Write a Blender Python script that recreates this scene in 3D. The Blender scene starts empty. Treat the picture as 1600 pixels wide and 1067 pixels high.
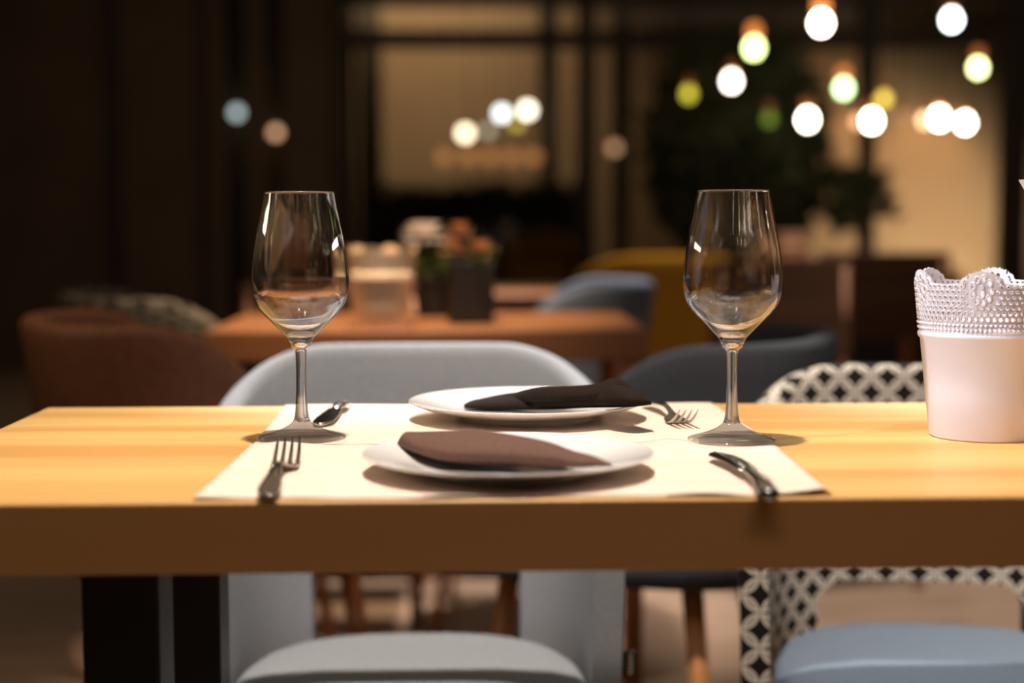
import bpy, bmesh, math, random
from mathutils import Vector, Matrix
random.seed(7)
S = bpy.context.scene
C = S.collection
PI = math.pi
R = math.radians

# ------------------------------------------------------------------ camera
F = 2450.0                       # focal length in pixels of the 1600 px wide frame
EYE = Vector((0, 0, 0.945))
HOR = 345.0
yaw, pitch, roll = 1.57, 4.39, 0.15
CAMROT = (Matrix.Rotation(R(-yaw), 4, 'Z') @ Matrix.Rotation(R(90 - pitch), 4, 'X') @ Matrix.Rotation(R(-roll), 4, 'Z'))
cam = bpy.data.cameras.new('camera'); cam_o = bpy.data.objects.new('camera', cam); C.objects.link(cam_o)
cam_o.matrix_world = Matrix.Translation(EYE) @ CAMROT
cam.sensor_width = 36; cam.lens = F / 1600 * 36
cam.dof.use_dof = True; cam.dof.focus_distance = 1.40; cam.dof.aperture_fstop = 2.35
cam.clip_start = .02; cam.clip_end = 100
S.camera = cam_o
S.view_settings.view_transform = 'Standard'; S.view_settings.look = 'None'
S.view_settings.exposure = 0.0; S.view_settings.gamma = 1.0
try: S.view_settings.use_curve_mapping = False
except Exception: pass
S.cycles.use_denoising = True
S.cycles.max_bounces = 16; S.cycles.transmission_bounces = 16; S.cycles.glossy_bounces = 6
S.cycles.diffuse_bounces = 4; S.cycles.transparent_max_bounces = 16
S.cycles.sample_clamp_indirect = 8.0; S.cycles.sample_clamp_direct = 0.0

def ray(px, py):
    d = Vector(((px - 800) / F, -(py - 533.5) / F, -1))
    return CAMROT.to_3x3() @ d
def onz(px, py, z):              # point of a pixel's ray on a level plane
    d = ray(px, py); return EYE + d * ((z - EYE.z) / d.z)
def ony(px, py, Y):              # point of a pixel's ray at a distance
    d = ray(px, py); return EYE + d * (Y / d.y)

# ------------------------------------------------------------------ world, room lights and added fill lights
w = bpy.data.worlds.new('world'); S.world = w; w.use_nodes = True
w.node_tree.nodes['Background'].inputs[0].default_value = (1, .62, .34, 1)
w.node_tree.nodes['Background'].inputs[1].default_value = .010

def area(name, loc, size, power, col, rot=(0, 0, 0), shape='DISK', sy=None, spread=180):
    l = bpy.data.lights.new(name, 'AREA'); l.shape = shape; l.size = size
    if sy: l.size_y = sy
    l.energy = power; l.color = col; l.spread = R(spread)
    o = bpy.data.objects.new(name, l); C.objects.link(o); o.location = loc; o.rotation_euler = rot
    return o
def spot(name, loc, target, power, col, angle, rad=.05, blend=.8):
    l = bpy.data.lights.new(name, 'SPOT'); l.energy = power; l.color = col
    l.spot_size = R(angle); l.spot_blend = blend; l.shadow_soft_size = rad
    o = bpy.data.objects.new(name, l); C.objects.link(o); o.location = loc
    o.rotation_euler = (Vector(target) - Vector(loc)).to_track_quat('-Z', 'Y').to_euler()
    return o
WARM = (1, .88, .77)
spot('table_spotlight', (-.04, 1.17, 2.75), (.14, 1.38, .75), 275, WARM, 54, .05)
spot('table_spotlight', (-.42, 1.28, 2.75), (-.30, 1.48, .75), 14, WARM, 46, .06)
spot('table_spotlight', (.85, 1.20, 2.75), (.98, 1.50, .75), 150, (1, .92, .84), 34, .06)
spot('seat_fill_spot', (-.05, .70, 2.3), (-.05, 1.95, .66), 12, (1, .93, .86), 19, .04)  # added narrow spots that set the table's shadow line on the seats
spot('seat_fill_spot', (.66, .70, 2.3), (.56, 1.98, .66), 15, (1, .93, .86), 19, .04)
spot('rim_fill_spot', (-.05, 3.75, 2.75), (-.07, 2.04, .84), 620, (1, .97, .95), 15, .05)  # added spots from behind to brighten the chair rims
spot('rim_fill_spot', (.85, 3.75, 2.75), (.62, 2.06, .86), 420, (1, .95, .88), 15, .05)
spot('pot_fill_spot', (-1.5, .62, 1.85), (.46, 1.40, .84), 190, (.80, .88, 1), 12, .06)  # added narrow spot that whitens the lace pot alone
# added broad fills under the ceiling, lifting the table front and dark areas
area('ceiling_fill_light', (.2, -.45, 3.05), 2.2, 8.5, (1, .76, .80), (R(15), 0, 0), 'RECTANGLE', .5, 125)
area('ceiling_fill_light', (.6, 6.0, 3.05), 7.0, 26, (1, .72, .48), (0, 0, 0), 'RECTANGLE', 6.0)
area('side_strip_fill', (1.35, 1.95, 1.25), .05, 1.6, (1, .93, .85), (0, R(90), 0), 'RECTANGLE', .8, 110)  # added free-standing side strips for bright streaks on the glass edges
area('side_strip_fill', (-1.35, 1.95, 1.25), .05, 1.3, (1, .85, .6), (0, R(-90), 0), 'RECTANGLE', .8, 110)
spot('floor_spotlight', (.2, 4.3, 2.9), (.0, 3.85, 0), 420, (1, .84, .74), 34, .08)
spot('floor_spotlight', (1.3, 3.6, 2.9), (1.15, 3.8, 0), 300, (1, .84, .74), 40, .08)
spot('bench_fill_spot', (.95, 5.0, 2.95), (.95, 5.7, .8), 150, (1, .74, .5), 60, .06)  # added spot to brighten the ochre chair and pink pot
spot('orange_glow_fill', (3.98, 13.0, 2.1), (3.98, 13.6, 1.5), 22, (1, .50, .22), 70, .05)  # added orange spots imitating the warm glow around the bulbs
spot('orange_glow_fill', (3.25, 13.0, 2.1), (3.25, 13.6, 1.5), 14, (1, .50, .22), 60, .05)
spot('flower_fill_spot', (-.15, 2.4, 2.9), (-.16, 3.15, .8), 400, (1, .74, .52), 30, .05)  # added spot to lift the blossoms and cream pot
spot('chair_spotlight', (-.9, 2.3, 2.9), (-.65, 2.7, .7), 45, (1, .64, .38), 36, .08)
spot('backdrop_fill_spot', (-.4, 11.9, 3.4), (-.2, 13.5, 2.3), 150, (1, .72, .48), 90, .15)  # added fills that brighten the stand-in wall beyond the panes
spot('backdrop_fill_spot', (4.3, 11.9, .4), (3.9, 13.5, .8), 230, (1, .78, .56), 80, .15)
spot('backdrop_fill_spot', (2.9, 11.9, 3.2), (3.0, 13.5, 1.4), 60, (1, .60, .32), 60, .15)

# ------------------------------------------------------------------ materials
def mat(name, col, rough=.5, metal=0, spec=.5, **kw):
    m = bpy.data.materials.new(name); m.use_nodes = True
    b = m.node_tree.nodes['Principled BSDF']
    b.inputs['Base Color'].default_value = (*col, 1); b.inputs['Roughness'].default_value = rough
    b.inputs['Metallic'].default_value = metal; b.inputs['Specular IOR Level'].default_value = spec
    for k, v in kw.items(): b.inputs[k.replace('_', ' ')].default_value = v
    return m
def nd(m, t, **kw):
    n = m.node_tree.nodes.new(t)
    for k, v in kw.items(): setattr(n, k, v)
    return n
def noise_mat(name, c1, c2, scale, rough=.5, stretch=(1, 1, 1), detail=4, bump=0, coord='Object', lo=.35, hi=.65, spec=.5, metal=0, distort=0):
    m = mat(name, c1, rough, metal, spec); t = m.node_tree; L = t.links
    tc = nd(m, 'ShaderNodeTexCoord'); mp = nd(m, 'ShaderNodeMapping'); mp.inputs['Scale'].default_value = stretch
    L.new(tc.outputs[coord], mp.inputs[0])
    n = nd(m, 'ShaderNodeTexNoise'); n.inputs['Scale'].default_value = scale; n.inputs['Detail'].default_value = detail
    n.inputs['Distortion'].default_value = distort
    L.new(mp.outputs[0], n.inputs[0])
    r = nd(m, 'ShaderNodeValToRGB'); r.color_ramp.elements[0].position = lo; r.color_ramp.elements[1].position = hi
    r.color_ramp.elements[0].color = (*c1, 1); r.color_ramp.elements[1].color = (*c2, 1)
    L.new(n.outputs[0], r.inputs[0]); b = t.nodes['Principled BSDF']; L.new(r.outputs[0], b.inputs['Base Color'])
    if bump:
        bp = nd(m, 'ShaderNodeBump'); bp.inputs['Strength'].default_value = bump; bp.inputs['Distance'].default_value = .002
        L.new(n.outputs[0], bp.inputs['Height']); L.new(bp.outputs[0], b.inputs['Normal'])
    return m
def emit(name, col, st):
    m = bpy.data.materials.new(name); m.use_nodes = True; t = m.node_tree; t.nodes.clear()
    e = t.nodes.new('ShaderNodeEmission'); e.inputs[0].default_value = (*col, 1); e.inputs[1].default_value = st
    o = t.nodes.new('ShaderNodeOutputMaterial'); t.links.new(e.outputs[0], o.inputs[0]); return m

def oak(name, c1, c2, c3):
    m = mat(name, c1, .42); t = m.node_tree; L = t.links; b = t.nodes['Principled BSDF']
    tc = nd(m, 'ShaderNodeTexCoord'); mp = nd(m, 'ShaderNodeMapping'); mp.inputs['Scale'].default_value = (1.1, 22, 14)
    L.new(tc.outputs['Object'], mp.inputs[0])
    n = nd(m, 'ShaderNodeTexNoise'); n.inputs['Scale'].default_value = 1.6; n.inputs['Detail'].default_value = 6; n.inputs['Distortion'].default_value = .6
    L.new(mp.outputs[0], n.inputs[0])
    r = nd(m, 'ShaderNodeValToRGB'); r.color_ramp.elements[0].position = .32; r.color_ramp.elements[1].position = .68
    r.color_ramp.elements[0].color = (*c1, 1); r.color_ramp.elements[1].color = (*c2, 1)
    L.new(n.outputs[0], r.inputs[0])
    # glued boards: bands across the depth
    mp2 = nd(m, 'ShaderNodeMapping'); mp2.inputs['Scale'].default_value = (.35, 9, .01); L.new(tc.outputs['Object'], mp2.inputs[0])
    n2 = nd(m, 'ShaderNodeTexNoise'); n2.inputs['Scale'].default_value = 1.3; n2.inputs['Detail'].default_value = 1
    L.new(mp2.outputs[0], n2.inputs[0])
    r2 = nd(m, 'ShaderNodeValToRGB'); r2.color_ramp.elements[0].position = .42; r2.color_ramp.elements[1].position = .60
    L.new(n2.outputs[0], r2.inputs[0])
    mx = nd(m, 'ShaderNodeMix', data_type='RGBA'); mx.inputs[7].default_value = (*c3, 1)
    L.new(r2.outputs[0], mx.inputs[0]); L.new(r.outputs[0], mx.inputs[6]); L.new(mx.outputs[2], b.inputs['Base Color'])
    bp = nd(m, 'ShaderNodeBump'); bp.inputs['Strength'].default_value = .08; bp.inputs['Distance'].default_value = .001
    L.new(n.outputs[0], bp.inputs['Height']); L.new(bp.outputs[0], b.inputs['Normal'])
    return m

def petal_fabric(name, white, grey, black, a=.030):
    m = mat(name, white, .85, spec=.2); t = m.node_tree; L = t.links; b = t.nodes['Principled BSDF']
    uv = nd(m, 'ShaderNodeUVMap'); uv.uv_map = 'UVMap'
    mp = nd(m, 'ShaderNodeMapping'); mp.inputs['Rotation'].default_value = (0, 0, PI / 4); mp.inputs['Scale'].default_value = (1 / a, 1 / a, 1)
    L.new(uv.outputs[0], mp.inputs[0]); fr = nd(m, 'ShaderNodeVectorMath', operation='FRACTION'); L.new(mp.outputs[0], fr.inputs[0])
    def dist(cx, cy):
        s = nd(m, 'ShaderNodeVectorMath', operation='MULTIPLY'); s.inputs[1].default_value = (1, 1, 0); L.new(fr.outputs[0], s.inputs[0])
        d = nd(m, 'ShaderNodeVectorMath', operation='DISTANCE'); d.inputs[1].default_value = (cx, cy, 0); L.new(s.outputs[0], d.inputs[0]); return d.outputs['Value']
    def mm(op, x, y):
        n = nd(m, 'ShaderNodeMath', operation=op)
        for i, v in enumerate((x, y)):
            if isinstance(v, (int, float)): n.inputs[i].default_value = v
            else: L.new(v, n.inputs[i])
        return n.outputs[0]
    d1, d2, d3, d4 = dist(0, 0), dist(1, 0), dist(0, 1), dist(1, 1)
    lo1, hi1, lo2, hi2 = mm('MINIMUM', d1, d2), mm('MAXIMUM', d1, d2), mm('MINIMUM', d3, d4), mm('MAXIMUM', d3, d4)
    sec = mm('MINIMUM', mm('MAXIMUM', lo1, lo2), mm('MINIMUM', hi1, hi2))
    depth = mm('SUBTRACT', .7071, sec)
    r = nd(m, 'ShaderNodeValToRGB'); cr = r.color_ramp; cr.interpolation = 'LINEAR'
    cr.elements[0].position = .012; cr.elements[0].color = (*black, 1)
    cr.elements[1].position = .022; cr.elements[1].color = (*white, 1)
    e = cr.elements.new(.095); e.color = (*white, 1)
    e = cr.elements.new(.112); e.color = (*grey, 1)
    L.new(depth, r.inputs[0]); L.new(r.outputs[0], b.inputs['Base Color'])
    return m

M = dict(
    oak=oak('oak', (.66, .40, .125), (.74, .475, .17), (.62, .32, .09)),
    brownwood=oak('brown_wood', (.36, .15, .055), (.44, .20, .08), (.33, .13, .045)),
    kraft=noise_mat('kraft_paper', (.70, .57, .46), (.76, .63, .52), 35, .8, detail=6, spec=.2, bump=.05),
    china=mat('white_china', (.86, .84, .81), .12, spec=.6, Coat_Weight=.5, Coat_Roughness=.04),
    napkin=noise_mat('brown_paper_napkin', (.115, .062, .045), (.140, .078, .058), 300, .85, spec=.15, bump=.15),
    napkin2=noise_mat('black_paper_napkin', (.012, .007, .005), (.017, .010, .007), 300, .85, spec=.15, bump=.15),
    steel=mat('polished_steel', (.62, .59, .56), .13, 1.0),
    plastic=mat('white_plastic', (.82, .79, .83), .38, spec=.5),
    greyfab=noise_mat('grey_wool', (.28, .295, .315), (.33, .345, .37), 260, .92, spec=.15, bump=.25),
    darkfab=noise_mat('dark_grey_wool', (.055, .058, .066), (.075, .078, .088), 260, .92, spec=.15, bump=.25),
    bluefab=noise_mat('blue_grey_wool', (.14, .18, .23), (.17, .215, .28), 260, .92, spec=.15),
    brownfab=noise_mat('brown_leather', (.20, .075, .03), (.24, .095, .04), 60, .55, spec=.3, bump=.15),
    yellowfab=noise_mat('ochre_wool', (.62, .34, .03), (.70, .40, .05), 200, .9, spec=.15),
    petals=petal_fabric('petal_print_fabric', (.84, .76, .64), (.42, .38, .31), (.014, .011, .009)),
    petals_dimmed=petal_fabric('petal_print_fabric_dimmed', (.30, .27, .20), (.16, .14, .11), (.03, .026, .02)),  # same print with the dim light put into its colours
    woodleg=noise_mat('leg_wood', (.50, .19, .055), (.58, .24, .075), 6, .45, (8, 8, 1)),
    blackmetal=mat('black_painted_metal', (.012, .010, .008), .5),
    darkframe=noise_mat('dark_window_frame', (.040, .028, .020), (.055, .038, .028), 5, .6),
    floor=noise_mat('floor_boards', (.28, .20, .14), (.42, .31, .23), 2.2, .38, (1, 7, 1), detail=5, bump=.1),
    darkwood=noise_mat('dark_brown_wood', (.07, .030, .012), (.10, .042, .016), 3, .6, (1, 1, 8)),
    darkwall=noise_mat('dark_wall', (.125, .085, .056), (.16, .11, .072), 2, .8),
    ceil=mat('dark_ceiling', (.06, .044, .032), .9),
    plaster=noise_mat('tan_plaster', (.36, .25, .15), (.42, .31, .19), 1.2, .9),
    leaf=noise_mat('dark_leaf', (.055, .058, .022), (.08, .085, .034), 4, .8),
    bark=noise_mat('bark', (.05, .03, .02), (.09, .055, .03), 20, .9),
    planter=mat('black_planter', (.014, .011, .009), .5),
    flowerw=mat('white_petal', (.85, .78, .70), .7, Subsurface_Weight=.0),
    flowert=mat('peach_petal', (.62, .36, .19), .7),
    leafg=mat('green_leaf', (.05, .08, .015), .55),
    potpeach=mat('cream_plastic', (.85, .66, .44), .45),
    potpink=mat('pink_plastic', (.72, .47, .36), .5),
    copper=mat('copper_socket', (.75, .30, .12), .3, 1.0),
    cord=mat('black_cord', (.01, .01, .01), .6),
    pale=mat('pale_thread', (.50, .36, .27), .8),
    curtain=noise_mat('brown_curtain', (.030, .020, .014), (.045, .030, .020), 3, .95),
    paperw=mat('white_paper', (.85, .80, .80), .7),
)
def glass_mat():
    m = bpy.data.materials.new('clear_glass'); m.use_nodes = True; t = m.node_tree; t.nodes.clear()
    g = t.nodes.new('ShaderNodeBsdfGlass'); g.inputs['IOR'].default_value = 1.5; g.inputs['Roughness'].default_value = 0
    g.inputs['Color'].default_value = (.985, .99, .985, 1)
    o = t.nodes.new('ShaderNodeOutputMaterial'); t.links.new(g.outputs[0], o.inputs[0]); return m
M['glass'] = glass_mat()
def pane_mat():
    m = bpy.data.materials.new('window_pane'); m.use_nodes = True; t = m.node_tree; t.nodes.clear()
    g = t.nodes.new('ShaderNodeBsdfGlossy'); g.inputs['Roughness'].default_value = .02
    tr = t.nodes.new('ShaderNodeBsdfTransparent'); tr.inputs[0].default_value = (.92, .93, .9, 1)
    f = t.nodes.new('ShaderNodeFresnel'); f.inputs[0].default_value = 1.5
    mx = t.nodes.new('ShaderNodeMixShader'); t.links.new(f.outputs[0], mx.inputs[0]); t.links.new(tr.outputs[0], mx.inputs[1]); t.links.new(g.outputs[0], mx.inputs[2])
    o = t.nodes.new('ShaderNodeOutputMaterial'); t.links.new(mx.outputs[0], o.inputs[0]); return m
M['pane'] = pane_mat()
def thin_glass(name, share):     # clear tableware glass with some straight-through light, as thin walls let pass
    m = bpy.data.materials.new(name); m.use_nodes = True; t = m.node_tree; t.nodes.clear(); L = t.links
    g = t.nodes.new('ShaderNodeBsdfGlass'); g.inputs['IOR'].default_value = 1.5; g.inputs['Roughness'].default_value = 0
    gl_ = t.nodes.new('ShaderNodeBsdfGlossy'); gl_.inputs['Roughness'].default_value = .01
    tr = t.nodes.new('ShaderNodeBsdfTransparent'); tr.inputs[0].default_value = (.975, .97, .955, 1)
    lw = t.nodes.new('ShaderNodeLayerWeight'); lw.inputs[0].default_value = .5
    pw = t.nodes.new('ShaderNodeMath'); pw.operation = 'POWER'; pw.inputs[1].default_value = 8; L.new(lw.outputs['Facing'], pw.inputs[0])
    f = t.nodes.new('ShaderNodeMath'); f.operation = 'MULTIPLY_ADD'; f.inputs[1].default_value = .8; f.inputs[2].default_value = .05; L.new(pw.outputs[0], f.inputs[0])
    a = t.nodes.new('ShaderNodeMixShader'); L.new(f.outputs[0], a.inputs[0]); L.new(tr.outputs[0], a.inputs[1]); L.new(gl_.outputs[0], a.inputs[2])
    b = t.nodes.new('ShaderNodeMixShader'); b.inputs[0].default_value = share; L.new(g.outputs[0], b.inputs[1]); L.new(a.outputs[0], b.inputs[2])
    o = t.nodes.new('ShaderNodeOutputMaterial'); L.new(b.outputs[0], o.inputs[0]); return m
M['bowlglass'] = thin_glass('bowl_glass', .08)
M['footglass'] = thin_glass('foot_glass', .62)
M['stemglass'] = thin_glass('stem_glass', .35)
pm = M['plastic']; b_ = pm.node_tree.nodes['Principled BSDF']; tl = nd(pm, 'ShaderNodeBsdfTranslucent'); tl.inputs[0].default_value = (.9, .84, .86, 1)
mx_ = nd(pm, 'ShaderNodeMixShader'); mx_.inputs[0].default_value = .28
pm.node_tree.links.new(b_.outputs[0], mx_.inputs[1]); pm.node_tree.links.new(tl.outputs[0], mx_.inputs[2])
pm.node_tree.links.new(mx_.outputs[0], pm.node_tree.nodes['Material Output'].inputs[0])

# ------------------------------------------------------------------ helpers
def thing(name, label, cat, loc=(0, 0, 0), rz=0, group=None):
    o = bpy.data.objects.new(name, None); C.objects.link(o); o.empty_display_size = .05
    o.location = loc; o.rotation_euler = (0, 0, rz); o['label'] = label; o['category'] = cat
    if group: o['group'] = group
    return o
def tag(o, label, cat, group=None):
    o['label'] = label; o['category'] = cat
    if group: o['group'] = group
    return o
def obj(name, bm, m, parent=None, smooth=True, loc=None, fix=True):
    me = bpy.data.meshes.new(name)
    if fix: bmesh.ops.recalc_face_normals(bm, faces=bm.faces[:])
    bm.to_mesh(me); bm.free()
    for p in me.polygons: p.use_smooth = smooth
    me.materials.append(m); o = bpy.data.objects.new(name, me); C.objects.link(o)
    if parent: o.parent = parent
    if loc is not None: o.location = loc
    return o
def struct(name, bm, m, parent=None, smooth=False):
    o = obj(name, bm, m, parent, smooth)
    if not parent: o['kind'] = 'structure'
    return o
def dup(root, loc, rz, label, group=None):
    r = root.copy(); C.objects.link(r); r.location = loc; r.rotation_euler = (0, 0, rz); r['label'] = label
    if group: r['group'] = group
    for ch in list(root.children):
        c = ch.copy(); C.objects.link(c); c.parent = r
        for g in ch.children:
            d = g.copy(); C.objects.link(d); d.parent = c
    return r
def box(bm, x0, x1, y0, y1, z0, z1, bev=0, mtx=None):
    r = bmesh.ops.create_cube(bm, size=1); vs = r['verts']
    for v in vs:
        v.co = Vector((x0 + (v.co.x + .5) * (x1 - x0), y0 + (v.co.y + .5) * (y1 - y0), z0 + (v.co.z + .5) * (z1 - z0)))
    if bev:
        es = list({e for v in vs for e in v.link_edges})
        rb = bmesh.ops.bevel(bm, geom=es, offset=bev, segments=3, profile=.5, affect='EDGES')
        vs = list({v for f in rb['faces'] for v in f.verts} | {v for v in vs if v.is_valid})
    if mtx is not None:
        for v in vs: v.co = mtx @ v.co
    return bm
def nb(): return bmesh.new()
def catmull(pts, n=6):
    out = []
    for i in range(len(pts) - 1):
        p0 = pts[max(i - 1, 0)]; p1 = pts[i]; p2 = pts[i + 1]; p3 = pts[min(i + 2, len(pts) - 1)]
        for k in range(n):
            t = k / n
            out.append(tuple(.5 * (2 * b + (c - a) * t + (2 * a - 5 * b + 4 * c - d) * t * t + (-a + 3 * b - 3 * c + d) * t ** 3)
                             for a, b, c, d in zip(p0, p1, p2, p3)))
    out.append(tuple(pts[-1])); return out
def lathe(bm, prof, n=64, c=(0, 0, 0)):
    rings = []
    for r, z in prof:
        if r < 1e-6: rings.append([bm.verts.new((c[0], c[1], c[2] + z))])
        else: rings.append([bm.verts.new((c[0] + r * math.cos(2 * PI * k / n), c[1] + r * math.sin(2 * PI * k / n), c[2] + z)) for k in range(n)])
    for a, b in zip(rings, rings[1:]):
        if len(a) == 1 and len(b) == 1: continue
        for k in range(n):
            j = (k + 1) % n
            if len(a) == 1: bm.faces.new((a[0], b[k], b[j]))
            elif len(b) == 1: bm.faces.new((a[k], a[j], b[0]))
            else: bm.faces.new((a[k], a[j], b[j], b[k]))
    return bm
def loft(bm, rings, closed=True, caps=True):
    vr = [[bm.verts.new(p) for p in r] for r in rings]
    n = len(vr[0])
    for a, b in zip(vr, vr[1:]):
        for k in range(n if closed else n - 1):
            j = (k + 1) % n; bm.faces.new((a[k], a[j], b[j], b[k]))
    if caps and closed:
        bm.faces.new(vr[0][::-1]); bm.faces.new(vr[-1])
    return vr
def tube(bm, pts, r, n=12, r2=None):
    pts = [Vector(p) for p in pts]; rings = []
    for i, p in enumerate(pts):
        t = (pts[min(i + 1, len(pts) - 1)] - pts[max(i - 1, 0)]).normalized()
        up = Vector((0, 0, 1)) if abs(t.z) < .9 else Vector((1, 0, 0))
        a = t.cross(up).normalized(); b = a.cross(t)
        rr = r if r2 is None else r + (r2 - r) * i / (len(pts) - 1)
        rings.append([p + a * rr * math.cos(2 * PI * k / n) + b * rr * math.sin(2 * PI * k / n) for k in range(n)])
    loft(bm, rings); return bm

# ------------------------------------------------------------------ the room
X0, X1, YB = -3.6, 5.2, 10.0
struct('floor', box(nb(), X0, X1, -3, 14.2, -.06, 0), M['floor'])
struct('ceiling', box(nb(), X0, X1, -3, YB + .2, 3.1, 3.2), M['ceil'])
struct('wall_left', box(nb(), X0 - .15, X0, -3, YB, 0, 3.1), M['darkwall'])
struct('wall_right', box(nb(), X1, X1 + .15, -3, YB, 0, 3.1), M['darkwall'])
struct('wall_front', box(nb(), X0, X1, -3.15, -3, 0, 3.1), M['darkwall'])
def bx(px): return ony(px, 345, YB).x
# back wall: dark panels at the left, glazed bays to the right
wl = nb()
for a, b in ((-260, 180), (192, 322), (328, 352), (388, 414), (448, 530)):
    box(wl, bx(a), bx(b), YB, YB + .12, 0, 3.1)
struct('wall_back', wl, M['darkwall'])
mull = nb()
for a, b in ((180, 192), (322, 328), (530, 541), (903, 929), (1346, 1364), (1568, 1600), (1832, 1850)):
    box(mull, bx(a), bx(b), YB - .06, YB + .14, 0, 3.1)
struct('trim_1', mull, M['darkframe'])
zt = lambda py: ony(800, py, YB).z
tr = nb(); box(tr, bx(541), bx(1850), YB - .04, YB + .1, zt(74), zt(48))
box(tr, bx(541), bx(1850), YB - .04, YB + .1, zt(8), 3.1)
struct('trim_2', tr, M['darkframe'])
sill = nb(); box(sill, bx(541), bx(1850), YB - .10, YB + .1, 0, .28)
struct('baseboard_back', sill, M['darkframe'])
for i, (a, b) in enumerate(((541, 903), (929, 1346), (1364, 1568), (1600, 1832))):
    struct('window_%d' % (i + 1), box(nb(), bx(a), bx(b), YB + .02, YB + .03, .28, zt(8)), M['pane'])
# added wall beyond the glass, standing in for warm reflections in the panes
struct('wall_reflection_backdrop', box(nb(), X0 - 2, X1 + 2.5, 13.6, 13.8, 0, 3.6), M['plaster'])
posts = [('grey timber terrace post just right of the wide bright pane', 843, 872, 12.4),
         ('grey timber terrace post at the left of the wide bright pane', 560, 598, 12.4),
         ('grey timber terrace post seen right of the black mullion', 958, 985, 12.2)]
M['post'] = noise_mat('weathered_timber', (.10, .085, .055), (.14, .12, .08), 6, .8, (6, 6, 1))
for lab, a, b, Y in posts:
    xa, xb = ony(a, 345, Y).x, ony(b, 345, Y).x
    tag(obj('terrace_post', box(nb(), xa, xb, Y, Y + .12, 0, 3.4, .008), M['post'], smooth=False), lab, 'post', 'terrace posts')
M['strip'] = noise_mat('timber_strip', (.16, .12, .07), (.20, .15, .09), 6, .8, (6, 6, 1))
for a, b, lab in ((354, 386, 'narrow dim timber batten in the left dark wall gap under the bluish light'), (416, 446, 'narrow dim timber batten in the dark wall gap under the orange light')):
    xa, xb = ony(a, 345, 10.5).x, ony(b, 345, 10.5).x
    tag(obj('timber_batten', box(nb(), xa, xb, 10.5, 10.56, 0, 3.0, .005), M['strip'], smooth=False), lab, 'batten', 'battens beyond the dark wall gaps')
struct('wall_lobby', box(nb(), bx(-400), bx(535), 11.2, 11.3, 0, 3.4), M['darkwall'])

# clipped hedge beyond the glass (low dark band)
def leaf_cloud(bm, pts, size):
    for p in pts:
        d = Vector((random.gauss(0, 1), random.gauss(0, 1), random.gauss(0, .6))).normalized()
        e = d.cross(Vector((random.random(), random.random(), random.random()))).normalized()
        s = size * random.uniform(.6, 1.2); k = d.cross(e) * s * .12
        v = [bm.verts.new(q) for q in (p, p + d * s * .5 + e * s * .22 + k, p + d * s, p + d * s * .5 - e * s * .22 + k, p + d * s * .5)]
        bm.faces.new((v[0], v[1], v[4])); bm.faces.new((v[1], v[2], v[4])); bm.faces.new((v[2], v[3], v[4])); bm.faces.new((v[3], v[0], v[4]))
h = thing('hedge', 'low dark hedge outside the glass behind the white flowers', 'hedge', (0, 11.8, 0))
hb = nb(); xa, xb = ony(600, 345, 11.8).x, ony(905, 345, 11.8).x
leaf_cloud(hb, [Vector((random.uniform(xa, xb), random.uniform(-.3, .3), random.uniform(.55, 1.16 + .05 * math.sin(9 * random.random())))) for _ in range(5200)], .12)
obj('foliage', hb, M['leaf'], h, smooth=False, fix=False)
hs = nb(); box(hs, xa, xb, -.24, .24, .42, 1.08, .03); obj('branch_core', hs, M['leaf'], h)
ht = nb(); box(ht, xa, xb, -.3, .3, 0, .45, .02); obj('planter_box', ht, M['planter'], h)

# tall indoor tree
c = ony(1150, 345, 9.0)
tr_ = thing('potted_tree', 'tall dark leafy tree in a black pot before the middle window', 'tree', (c.x, 9.0, 0))
crown = nb(); pts = []
while len(pts) < 9000:
    p = Vector((random.uniform(-1, 1), random.uniform(-1, 1), random.uniform(-1, 1)))
    if p.length < 1 and p.length > .35: pts.append(Vector((p.x * .50, p.y * .42, 1.36 + p.z * .66)))
for _ in range(260): pts.append(Vector((random.uniform(.50, .82), random.uniform(-.2, .2), 1.08 + random.uniform(-.14, .16))))
leaf_cloud(crown, pts, .13); obj('foliage', crown, M['leaf'], tr_, smooth=False, fix=False)
tk = nb(); tube(tk, [(0, 0, .25), (.02, 0, .7), (-.02, .01, 1.2), (.03, 0, 1.8)], .05, 10, .02)
tube(tk, [(0, 0, .8), (.3, 0, 1.0), (.78, 0, 1.1)], .02, 8, .006); tube(tk, [(0, 0, 1.0), (-.25, .05, 1.4)], .02, 8, .006)
obj('trunk', tk, M['bark'], tr_)
tp = nb(); lathe(tp, [(0, 0), (.17, 0), (.22, .40), (.20, .40), (.19, .34), (0, .34)], 40); obj('pot', tp, M['planter'], tr_)

# ------------------------------------------------------------------ the dining table
ZT = .75
Yf, Yk = 1.09, 1.659
xl = onz(75, 636, ZT).x
TX1 = 2.35
tb = thing('dining_table', 'long pale oak dining table in the foreground on square black legs', 'table', (0, 0, 0))
top = nb(); box(top, xl, TX1, Yf, Yk, ZT - .052, ZT, .0025); obj('tabletop', top, M['oak'], tb, smooth=False)
def leg_x(px, Y): return ony(px, 345, Y).x
for xa, xb, ya in ((leg_x(112, 1.2), leg_x(236, 1.2), 1.2), (leg_x(247, 1.55), leg_x(336, 1.55), 1.54), (1.95, 2.01, 1.2), (1.95, 2.01, 1.54)):
    obj('leg', box(nb(), xa, xb, ya, ya + .06, 0, ZT - .053, .003), M['blackmetal'], tb, smooth=False)

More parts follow.
